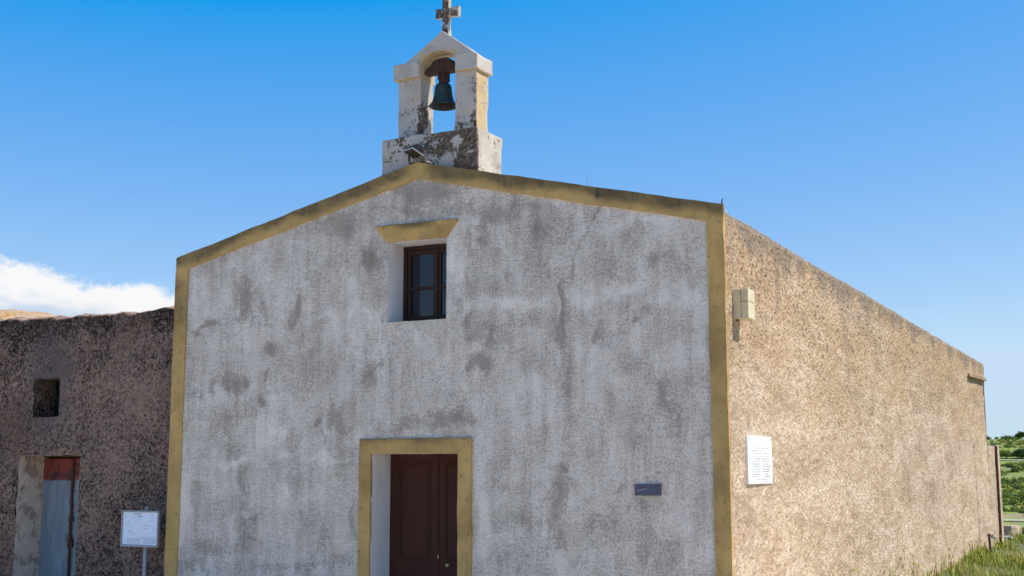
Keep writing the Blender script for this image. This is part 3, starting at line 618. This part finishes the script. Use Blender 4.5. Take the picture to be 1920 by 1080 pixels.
# ================================================================ INFORMATION PANEL
inf = empty('information_sign', (-.37, -.1, 0), 'framed white information panel on a grey post by the chapel corner', 'sign')
mb = MB(); mb.tube((-.318, -.055, -.15), (-.318, -.055, 1.515), .030, n=16); mb.build('post', M_GALV, inf, smooth=False)
mb = MB(); a0, a1, c0, c1 = -.705, -.050, .985, 1.465
mb.box(a0, a1, -.125, -.088, c0, c0+.028); mb.box(a0, a1, -.125, -.088, c1-.024, c1); mb.box(a0, a0+.022, -.124, -.089, c0+.028, c1-.024); mb.box(a1-.022, a1, -.124, -.089, c0+.028, c1-.024); mb.build('frame', M_RIM if False else M_GALV, inf, bevel=.003)
mb = MB(); mb.box(a0+.018, a1-.016, -.112, -.090, c0+.024, c1-.02); pn = mb.build('panel', M_PANEL, inf)
mb = MB(); yv = -.1145
def mark(mb, x, z, w_, h_): mb.quad((x, yv, z), (x+w_, yv, z), (x+w_, yv, z+h_), (x, yv, z+h_))
def ringm(mb, cx, cz, rx, rz, t0, t1):
    n = 10
    for k in range(n):
        if random.random() < .25: continue
        t = t0+(t1-t0)*k/n; u = t0+(t1-t0)*(k+1)/n
        p = (cx+rx*math.cos(t), cz+rz*math.sin(t)); q = (cx+rx*math.cos(u), cz+rz*math.sin(u))
        mb.quad((p[0], yv, p[1]-.003), (q[0], yv, q[1]-.003), (q[0], yv, q[1]+.003), (p[0], yv, p[1]+.003))
for cx, cz, rx, rz, a, b in ((-.62, 1.385, .035, .015, 0, 5), (-.60, 1.30, .04, .022, 0, 6.2), (-.40, 1.28, .03, .03, -1, 2), (-.26, 1.245, .045, .024, 0, 6.2), (-.17, 1.385, .04, .024, 0, 6.2), (-.57, 1.16, .06, .03, 0, 3), (-.50, 1.13, .02, .03, 0, 6), (-.13, 1.22, .025, .02, 0, 6), (-.13, 1.08, .025, .03, 0, 6)): ringm(mb, cx, cz, rx, rz, a, b)
for k in range(26): mark(mb, random.uniform(-.64, -.12), random.uniform(1.15, 1.39), random.uniform(.008, .03), .004)
for r_ in range(7):
    x = -.60 if r_ > 1 else -.34
    while x < -.12:
        wd = random.uniform(.02, .06)
        if not -.36 < x+wd/2 < -.33: mark(mb, x, 1.115-r_*.014, wd, .0045)
        x += wd+.012
mb.build('print', M_INK, pn, merge=False)
mb = MB()
for x, w_, h_ in ((-.47, .012, .012), (-.445, .008, .016), (-.43, .006, .02), (-.415, .012, .006), (-.385, .018, .018)): mark(mb, x, 1.41, w_, h_)
for k in range(6): mark(mb, -.43+k*.017, 1.383-k*.001, .011, .008)
mb.build('heading', M_INKD, pn, merge=False)
settle(inf)

# ================================================================ LEFT BUILDING
lb = empty('stone_outbuilding', (-3.5, .3, 0), 'dark rough-rendered outbuilding with rusty blue door joined to the chapel left', 'outbuilding')
YL = .30; DO = (-3.17, -1.935, -1, 2.22); WO = (-2.935, -2.425, 2.77, 3.335)
xs3 = lines(-11, -.02, .034, (DO[0], DO[1], WO[0], WO[1])); zs3 = lines(-.3, 4.24, .034, (DO[3], WO[2], WO[3]))
def ld(P):
    near = sstep(P[:, 2], 3.95, 4.24)
    dy = fbm(P, 11., 4, 131, .6)*.018+fbm(P, 1.0, 3, 133)*.03
    dz = near*(fbm(P*[1, .3, 0], 5.5, 5, 135, .7)*.075+fbm(P*[1, .3, 0], .45, 2, 136)*.05)
    rag = np.exp(-np.minimum(np.abs(P[:, 0]-DO[0]), np.abs(P[:, 0]-WO[0]))/.1)
    return P+np.stack([fbm(P, 5., 3, 137)*(.008+.03*rag), dy, dz+fbm(P, 9., 2, 139)*.006], 1)
A = grid(xs3, zs3, lambda x, z: np.stack([x, 0*x+YL, z], 1), (DO, WO))
B = grid(xs3, np.linspace(0, 1, 14), lambda x, t: np.stack([x, YL+.55*t, 4.24+.06*np.sin(t*math.pi)+0*x], 1))
V, Fc = join([A, B])
sm = np.exp(-(((V[:, 0]+2.62)/.48)**2+((V[:, 2]-3.25)/.75)**2)**2)*.95*sstep(fbm(V, 1.6, 3, 141), -.5, .15)
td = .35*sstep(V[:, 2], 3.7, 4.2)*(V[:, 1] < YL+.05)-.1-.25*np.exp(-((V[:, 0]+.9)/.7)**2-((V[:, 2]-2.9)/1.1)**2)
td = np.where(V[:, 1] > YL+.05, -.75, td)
npmesh('wall', ld(V), Fc, M_DARK, lb, {'stain': sm, 'topdark': td})
mb = MB()
x0, x1, z0, z1 = DO; d = YL+.50; z0 = -.3
mb.quad((x0, YL, z0), (x0, YL, z1), (x0+.04, d, z1), (x0+.04, d, z0)); mb.quad((x1, YL, z0), (x1, d, z0), (x1, d, z1), (x1, YL, z1)); mb.quad((x0, YL, z1), (x1, YL, z1), (x1, d, z1), (x0+.04, d, z1))
mb.build('door_reveal', M_OLDP, lb, step=.05, amp=.022, scale=6, merge=False)
mb = MB(); x0, x1, z0, z1 = WO; d = YL+.45
mb.quad((x0, YL, z0), (x0, YL, z1), (x0, d, z1), (x0, d, z0)); mb.quad((x1, YL, z0), (x1, d, z0), (x1, d, z1), (x1, YL, z1)); mb.quad((x0, YL, z1), (x1, YL, z1), (x1, d, z1), (x0, d, z1)); mb.quad((x0, YL, z0), (x0, d, z0), (x1, d, z0), (x1, YL, z0))
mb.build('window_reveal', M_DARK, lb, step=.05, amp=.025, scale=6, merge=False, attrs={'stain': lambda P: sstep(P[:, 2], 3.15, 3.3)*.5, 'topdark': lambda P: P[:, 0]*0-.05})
mb = MB(); y = YL+.40; mb.box(WO[0], WO[1], y, y+.04, WO[2], WO[3]); mb.box(-2.70, -2.675, y-.02, y, WO[2], WO[3]); mb.build('shutter', M_BLKMET, lb, bevel=.003)
# sheet metal door: frame, wide leaf, narrow leaf
fy = YL+.46
mb = MB(); mb.box(-3.235, -3.165, fy-.03, fy+.03, -.1, 2.215); mb.box(-3.165, -1.95, fy-.03, fy+.03, 2.19, 2.215); mb.build('door_frame', M_RUST, lb, bevel=.004)
def dst(P): return np.clip(np.exp(-((P[:, 0]+2.53)/.05)**2)+.8*np.exp(-((P[:, 0]+2.53)/.09)**2)*(np.abs(P[:, 2]-.95) < .1), 0, 1)
mb = MB(); mb.box(-3.165, -2.545, fy-.015, fy+.01, -.1, 2.17); ld1 = mb.build('door_leaf', M_BLUE, lb, bevel=.003, step=.05, amp=.004, attrs={'stain': dst})
mb = MB(); mb.box(-2.515, -1.95, fy-.010, fy+.012, -.1, 2.17); mb.build('door_leaf', M_BLUE, lb, bevel=.003, step=.05, amp=.004, attrs={'stain': dst})
mb = MB(); mb.box(-2.550, -2.512, fy-.03, fy-.008, -.1, 2.17); mb.box(-2.56, -2.47, fy-.036, fy-.012, .88, 1.0); mb.box(-2.56, -2.47, fy-.036, fy-.012, 1.25, 1.32); mb.build('lock_strip', M_RUST, lb, bevel=.004, step=.05, amp=.006)
# domed roof
us = np.linspace(0, 1, 60); th = np.linspace(0, 2*math.pi, 181)
def dome(u, t):
    x = -8.0+5.6*u*np.cos(t); y = 3.7+2.9*u*np.sin(t); r2 = ((x+8)/4.)**2+((y-3.7)/2.9)**2
    P = np.stack([x, y, 4.15+.86*np.maximum(-.1, 1-r2)], 1); P[:, 2] += fbm(P, 2.5, 5, 151, .6)*.07+fbm(P, 7, 3, 152)*.03; return P
V, Fc = grid(us, th, dome); npmesh('roof', V, Fc, M_RUB, lb)
mb = MB(); mb.box(-11, -.04, 7.0, 7.4, -.3, 4.2); mb.box(-11, -10.6, .9, 6.99, -.3, 4.2); mb.box(-10.6, -.04, .86, 6.99, 3.95, 4.1); mb.build('rear_wall', M_SIDE, lb, step=.5, amp=.02)
settle(lb)

# ================================================================ BEYOND THE CHAPEL
lw = empty('low_wall', (7.5, 24.4, 0), 'lower rendered wall continuing behind the far end of the chapel', 'wall')
one = lambda P: P[:, 0]*0+.2
mb = MB(); mb.box(7.35, 7.705, LEN+.01, 24.95, -.7, 2.61); mb.build('wall_body', M_SIDE, lw, bevel=.02, step=.09, amp=.02, attrs={'up': one, 'stain': one})
mb = MB(); mb.box(7.35, 7.76, 25.12, 25.6, -.7, 2.66); mb.build('pilaster', M_SIDE, lw, bevel=.02, step=.09, amp=.012, attrs={'up': lambda P: P[:, 0]*0, 'stain': lambda P: P[:, 0]*0})
mb = MB(); mb.box(7.36, 7.66, 24.951, 25.119, -.7, 2.6); mb.tube((7.72, 25.03, -.6), (7.72, 25.03, 2.62), .05); mb.build('shadow_gap_strip', M_RUST, lw, merge=False)  # tube and dark fill stand in for the shadow gap, no real pipe
settle(lw)
mb = MB(); mb.prism([(4.0, -1.6), (7.75, -1.6), (7.75, .32), (4.0, .42)], 28, 30.6)
vs = [v for v in mb.bm.verts if v.co.y > 30 and v.co.z > 0]
for v in vs: v.co.z -= .14
tag(mb.build('stone_block', M_SIDE, None, bevel=.04, step=.15, amp=.05, scale=2.5, attrs={'up': one, 'stain': lambda P: P[:, 0]*0+.25}), 'squat rendered wall stub beyond the low wall, half hidden by grass', 'wall')
mb = MB(); mb.prism([(7.62, -1.6), (8.9, -1.6), (8.9, .0), (7.62, .05)], 32.2, 34)
tag(mb.build('stone_block', M_DARK, None, bevel=.04, step=.15, amp=.05, scale=2.5, attrs={'topdark': lambda P: P[:, 0]*0, 'stain': lambda P: P[:, 0]*0}), 'dark low wall stub at the right edge of the photo', 'wall')
tp = empty('standpipe', (8.0, 20.0, -.3), 'thin rusty standpipe with a tap in the grass by the wall', 'standpipe')
mb = MB(); mb.tube((8.03, 20.0, -.5), (8.0, 20.0, .36), .028, n=10); mb.tube((8.0, 20.0, .36), (8.0, 20.0, .42), .042, .036, n=10); mb.build('pipe', M_RUST, tp)
mb = MB(); mb.tube((8.0, 19.98, .36), (8.13, 19.96, .34), .022, n=8); mb.tube((8.13, 19.96, .345), (8.15, 19.96, .28), .02, n=8); mb.box(8.05, 8.11, 19.94, 19.99, .38, .41); mb.build('tap', M_GALV, tp)
settle(tp)
mb = MB(); P_ = [(7.60, 26.4, .03), (7.85, 26.4, .04), (7.88, 26.4, -.02), (7.80, 26.4, -.30), (7.80, 26.4, -.9)]
for a, b in zip(P_, P_[1:]): mb.tube(a, b, .035, n=8)
tag(mb.build('white_pipe', M_WPAINT, None, merge=False), 'bent white pipe standing in grass past the low wall end', 'pipe')

# ---------------------------------------------------------------- ground
PD = [0, 40, 52, 66, 80, 90, 110, 130, 160, 185, 210, 235, 262, 300, 600, 3000, 9000]
PZ = [0, 0, -.5, -1.3, -1.6, -1.5, -1.2, -.5, .6, 1.9, 3.4, 5.6, 7.5, 7.7, 2, -20, -20]
def gz(x, y):
    D = np.asarray(y, float)+13; x = np.asarray(x, float); P = np.stack([x+0*D, D, 0*D], 1)
    z = np.interp(D, PD, PZ); z = z-.30*sstep(x, 7.4, 8.6)*sstep(D, 12, 26)*(D < 80)
    return z+fbm(P, .02, 3, 161)*.5*sstep(D, 60, 200)*(D < 400)+fbm(P, .25, 3, 162)*.12*sstep(D, 45, 70)-.02
gx = np.unique(np.concatenate([np.arange(-60, 60, 1.5), np.linspace(60, 4000, 30), -np.linspace(60, 4000, 30)]))
gy = np.unique(np.concatenate([np.arange(-30, 60, 1.5), np.arange(60, 300, 3), np.linspace(300, 6000, 25), -np.linspace(30, 3000, 20)]))
V, Fc = grid(gx, gy, lambda x, y: np.stack([x, y, gz(x, y)], 1))
gr = np.clip(.5*sstep(V[:, 1], 2, 6)*sstep(V[:, 0], 6.0, 7.5)+sstep(V[:, 1], 40, 62)+.5*sstep(-V[:, 1], 30, 60), 0, 1)
tag(npmesh('ground', V, Fc, M_GROUND, None, {'green': gr}, True), kind='structure')

def track(y, x0, x1, wd):
    """pale farm track lying on the slope"""
    xs = np.arange(x0, x1, 1.5); jx = fbm(np.stack([xs, 0*xs, 0*xs], 1), .05, 2, 171)*2.5; V = []
    for t in (0, .5, 1): yy = y+jx+wd*t; V.append(np.stack([xs, yy, gz(xs, yy)+.12], 1))
    V = np.concatenate(V); n = len(xs); Fc = [(k*n+i, k*n+i+1, (k+1)*n+i+1, (k+1)*n+i) for k in (0, 1) for i in range(n-1)]
    return tag(npmesh('path', V, Fc, M_STONE, None, None, True), kind='structure')
track(76.0, -40, 40, .9); track(196.5, -80, 60, 1.1)

# ---------------------------------------------------------------- foliage
def leaves(centres, radii, counts, size, tints, squash=.8):
    """tiny leaf quads through each crown's volume, clumped"""
    V = []; T = []
    for (cx, cy, cz), r, n, s, t in zip(centres, radii, counts, size, tints):
        nc = max(5, n//25); cl = rng.normal(size=(nc, 3)); cl /= np.linalg.norm(cl, axis=1)[:, None]; cl *= (rng.random((nc, 1))**.4)*.85; cl[:, 2] = np.abs(cl[:, 2])*squash
        ct = rng.normal(0, .13, nc); k = rng.integers(0, nc, n); p = cl[k]+rng.normal(0, .17, (n, 3)); p[:, 2] = np.maximum(p[:, 2], -.1)
        c = np.array([cx, cy, cz])+p*r; a = rng.normal(size=(n, 3)); a /= np.linalg.norm(a, axis=1)[:, None]; b = np.cross(a, rng.normal(size=(n, 3))); b /= np.linalg.norm(b, axis=1)[:, None]+1e-9
        sz = (s*rng.uniform(.6, 1.3, n))[:, None]
        V.append(np.stack([c-a*sz, c+b*sz*.5, c+a*sz, c-b*sz*.5], 1).reshape(-1, 3)); T.append(np.repeat(np.clip(t+ct[k]+rng.normal(0, .06, n), 0, 1), 4))
    V = np.concatenate(V); return V, np.arange(len(V)).reshape(-1, 4), np.concatenate(T)
def leafmesh(name, data, parent=None):
    V, Fc, T = data; me = bpy.data.meshes.new(name); me.vertices.add(len(V)); me.vertices.foreach_set('co', V.ravel()); me.loops.add(Fc.size); me.polygons.add(len(Fc))
    me.loops.foreach_set('vertex_index', Fc.ravel()); me.polygons.foreach_set('loop_start', np.arange(len(Fc))*4); me.update(calc_edges=True); setattr_f(me, 'tint', T)
    return link(name, me, M_LEAF, parent)
C_, Rr, Nn, Ss, Tt = [], [], [], [], []
bands = [(82, 96, .40, .62, .9), (96, 102, .12, .9, .6), (102, 118, .55, .35, 1.2), (118, 132, .35, .75, .8), (132, 142, .5, .3, 1.3), (142, 160, .3, .7, .9), (160, 180, .55, .28, 1.5), (180, 186, .15, .6, .8), (202, 220, .75, .28, 1.7), (220, 243, .30, .75, 1.0), (243, 256, .6, .35, 1.5)]
for y0, y1, den, tt, rr in bands:
    n = int((y1-y0)*46*den/ (rr*rr*1.5))
    for k in range(n):
        y = random.uniform(y0, y1); wd = (y+13); x = CAM.x+wd*math.tan(R(random.uniform(-10.5, 0)))
        if abs(y-77) < 3 or abs(y-197.5) < 5: continue
        if mnoise.noise(Vector((x*.09, y*.05, 3.3)))+random.gauss(0, .12) < -.05: continue
        r = rr*random.uniform(.45, 1.45); z = float(gz(np.array([x]), np.array([y]))[0])
        C_.append((x, y, z)); r *= .62; Rr.append(r); Nn.append(int(170+r*150)); Ss.append(.06+.03*r+y*.00015); Tt.append(tt+random.gauss(0, .2))
tag(leafmesh('hillside_scrub', leaves(C_, Rr, Nn, Ss, Tt, .5)), 'green maquis shrubs covering the far terraced hillside', 'shrubs', kind='stuff')
def tree(name, x, y, h, r, tint, label, cat='tree', grp='round trees on the hillside', nl=2200):
    z = float(gz(np.array([x]), np.array([y]))[0]); t = empty(name, (x, y, z), label, cat, grp)
    mb = MB(); p = Vector((x, y, z-.2)); top_ = Vector((x+.1, y, z+h*.55)); mb.tube(p, top_, r*.10, r*.05, 8)
    for k in range(5):
        a = k*1.26+.4; mb.tube(p.lerp(top_, .55+.08*k), (x+math.cos(a)*r*.6, y+math.sin(a)*r*.6, z+h*(.6+.05*k)), r*.045, r*.015, 6)
    mb.build('trunk', M_BARK, t, merge=False)
    leafmesh('crown', leaves([(x, y, z+h*.35), (x+r*.3, y, z+h*.42), (x-r*.35, y+.2, z+h*.38)], [r, r*.7, r*.65], [nl, nl//2, nl//2], [.16, .16, .16], [tint]*3, h*.6/r), t); settle(t)
def at_px(D, px): return CAM.x+D*math.tan(-YAW+math.atan((px-960)/FPX))
tree('carob_tree', at_px(262, 1909), 247, 1.3, 1.0, .08, 'dark round tree on the hilltop skyline at the right edge')
tree('carob_tree', at_px(214, 1878), 201, 1.3, 1.0, .62, 'yellow green round bush tree above the upper terrace wall')
tree('carob_tree', at_px(214, 1906), 201, 1.4, 1.3, .10, 'wide dark tree above the upper terrace wall, right of a yellow green one')

# tall grass along the foot of the side wall
def blades(n):
    y = 2.5+rng.random(n)**.8*33; x = 7.80+rng.random(n)**1.6*8.5; ns = 46; y[:ns] = rng.uniform(1.4, 13, ns); x[:ns] = rng.uniform(7.82, 8.25, ns); stalk = np.arange(n) < ns
    clump = fbm(np.stack([x, y, 0*x], 1), .9, 3, 181)
    keep = (rng.random(n) < .55+.9*clump)&((y > 12) | (x < 9.3))&(y < 35); keep &= ~((y < 13)&(rng.random(n) < .6)); keep &= rng.random(n) < sstep(x-7.75, 0, 1.6)+.25*(clump > .1)+.6*(y > 17); keep |= stalk; x, y, clump, stalk = x[keep], y[keep], clump[keep], stalk[keep]; n = len(x)
    z = gz(x, y)-.02; h = rng.uniform(.10, .30, n)*(1+.9*clump); h *= 1+.12*rng.normal(size=n); hd = rng.random(n) < .03
    h = np.where(hd, h*1.2+.14, h); h = np.where(stalk, rng.uniform(.5, .82, n), h); hd |= stalk; h *= np.where((y < 12) & ~stalk, .8, 1.)*(1-.35*sstep(y, 18, 22))
    a = rng.random(n)*6.283; dx, dy = np.cos(a), np.sin(a); w_ = rng.uniform(.004, .011, n)+y*.00012; bend = rng.uniform(.05, .45, n)*h
    V = np.empty((n, 7, 3)); px, py = -dy*w_, dx*w_
    for i, (t, k) in enumerate(((0, 1), (.4, .9), (.75, .6))):
        bx_, by_ = x+dx*bend*t*t, y+dy*bend*t*t; zz = z+h*t*(1-.12*t)
        V[:, 2*i] = np.stack([bx_-px*k, by_-py*k, zz], 1); V[:, 2*i+1] = np.stack([bx_+px*k, by_+py*k, zz], 1)
    tip = np.stack([x+dx*bend, y+dy*bend, z+h*.9], 1); V[:, 6] = tip
    b = (np.arange(n)*7)[:, None]; F4 = np.concatenate([b+[0, 1, 3, 2], b+[2, 3, 5, 4]]); F3 = b+[4, 5, 6]
    T = np.clip(.55+.55*clump+rng.normal(0, .2, n)+np.where(rng.random(n) < .2, .4, 0), 0, 1)
    return V.reshape(-1, 3), F4.tolist()+F3.tolist(), np.repeat(T, 7), tip[hd], dx[hd], dy[hd]
V, Fc, T, tips, hx, hy = blades(64000)
HV, HF, HT = [], [], []; b0 = len(V)
for (x, y, z), a, b in zip(tips, hx, hy):
    L = random.uniform(.05, .10); r = random.uniform(.007, .012)+y*.0002; ln = random.uniform(.1, .6); t = random.random(); q0 = len(HV)+b0
    for s, rr in ((0, .35), (.3, 1), (.65, .8), (1, .1)):
        for k in range(4): an = k*1.571; HV.append((x+a*ln*L*s+rr*r*math.cos(an), y+b*ln*L*s+rr*r*math.sin(an), z-.01+L*s)); HT.append(t)
    for i in range(3):
        for k in range(4): HF.append((q0+i*4+k, q0+i*4+(k+1) % 4, q0+i*4+4+(k+1) % 4, q0+i*4+4+k))
me = bpy.data.meshes.new('tall_grass'); nb = len(Fc); me.from_pydata([tuple(v) for v in V]+HV, [], Fc+HF); setattr_f(me, 'tint', np.concatenate([T, HT]))
go = link('tall_grass', me, [M_GRASS, M_HEAD]); me.polygons.foreach_set('material_index', [0]*nb+[1]*len(HF))
tag(go, 'tall yellow green grass with seed heads along the side wall foot', 'grass', kind='stuff')
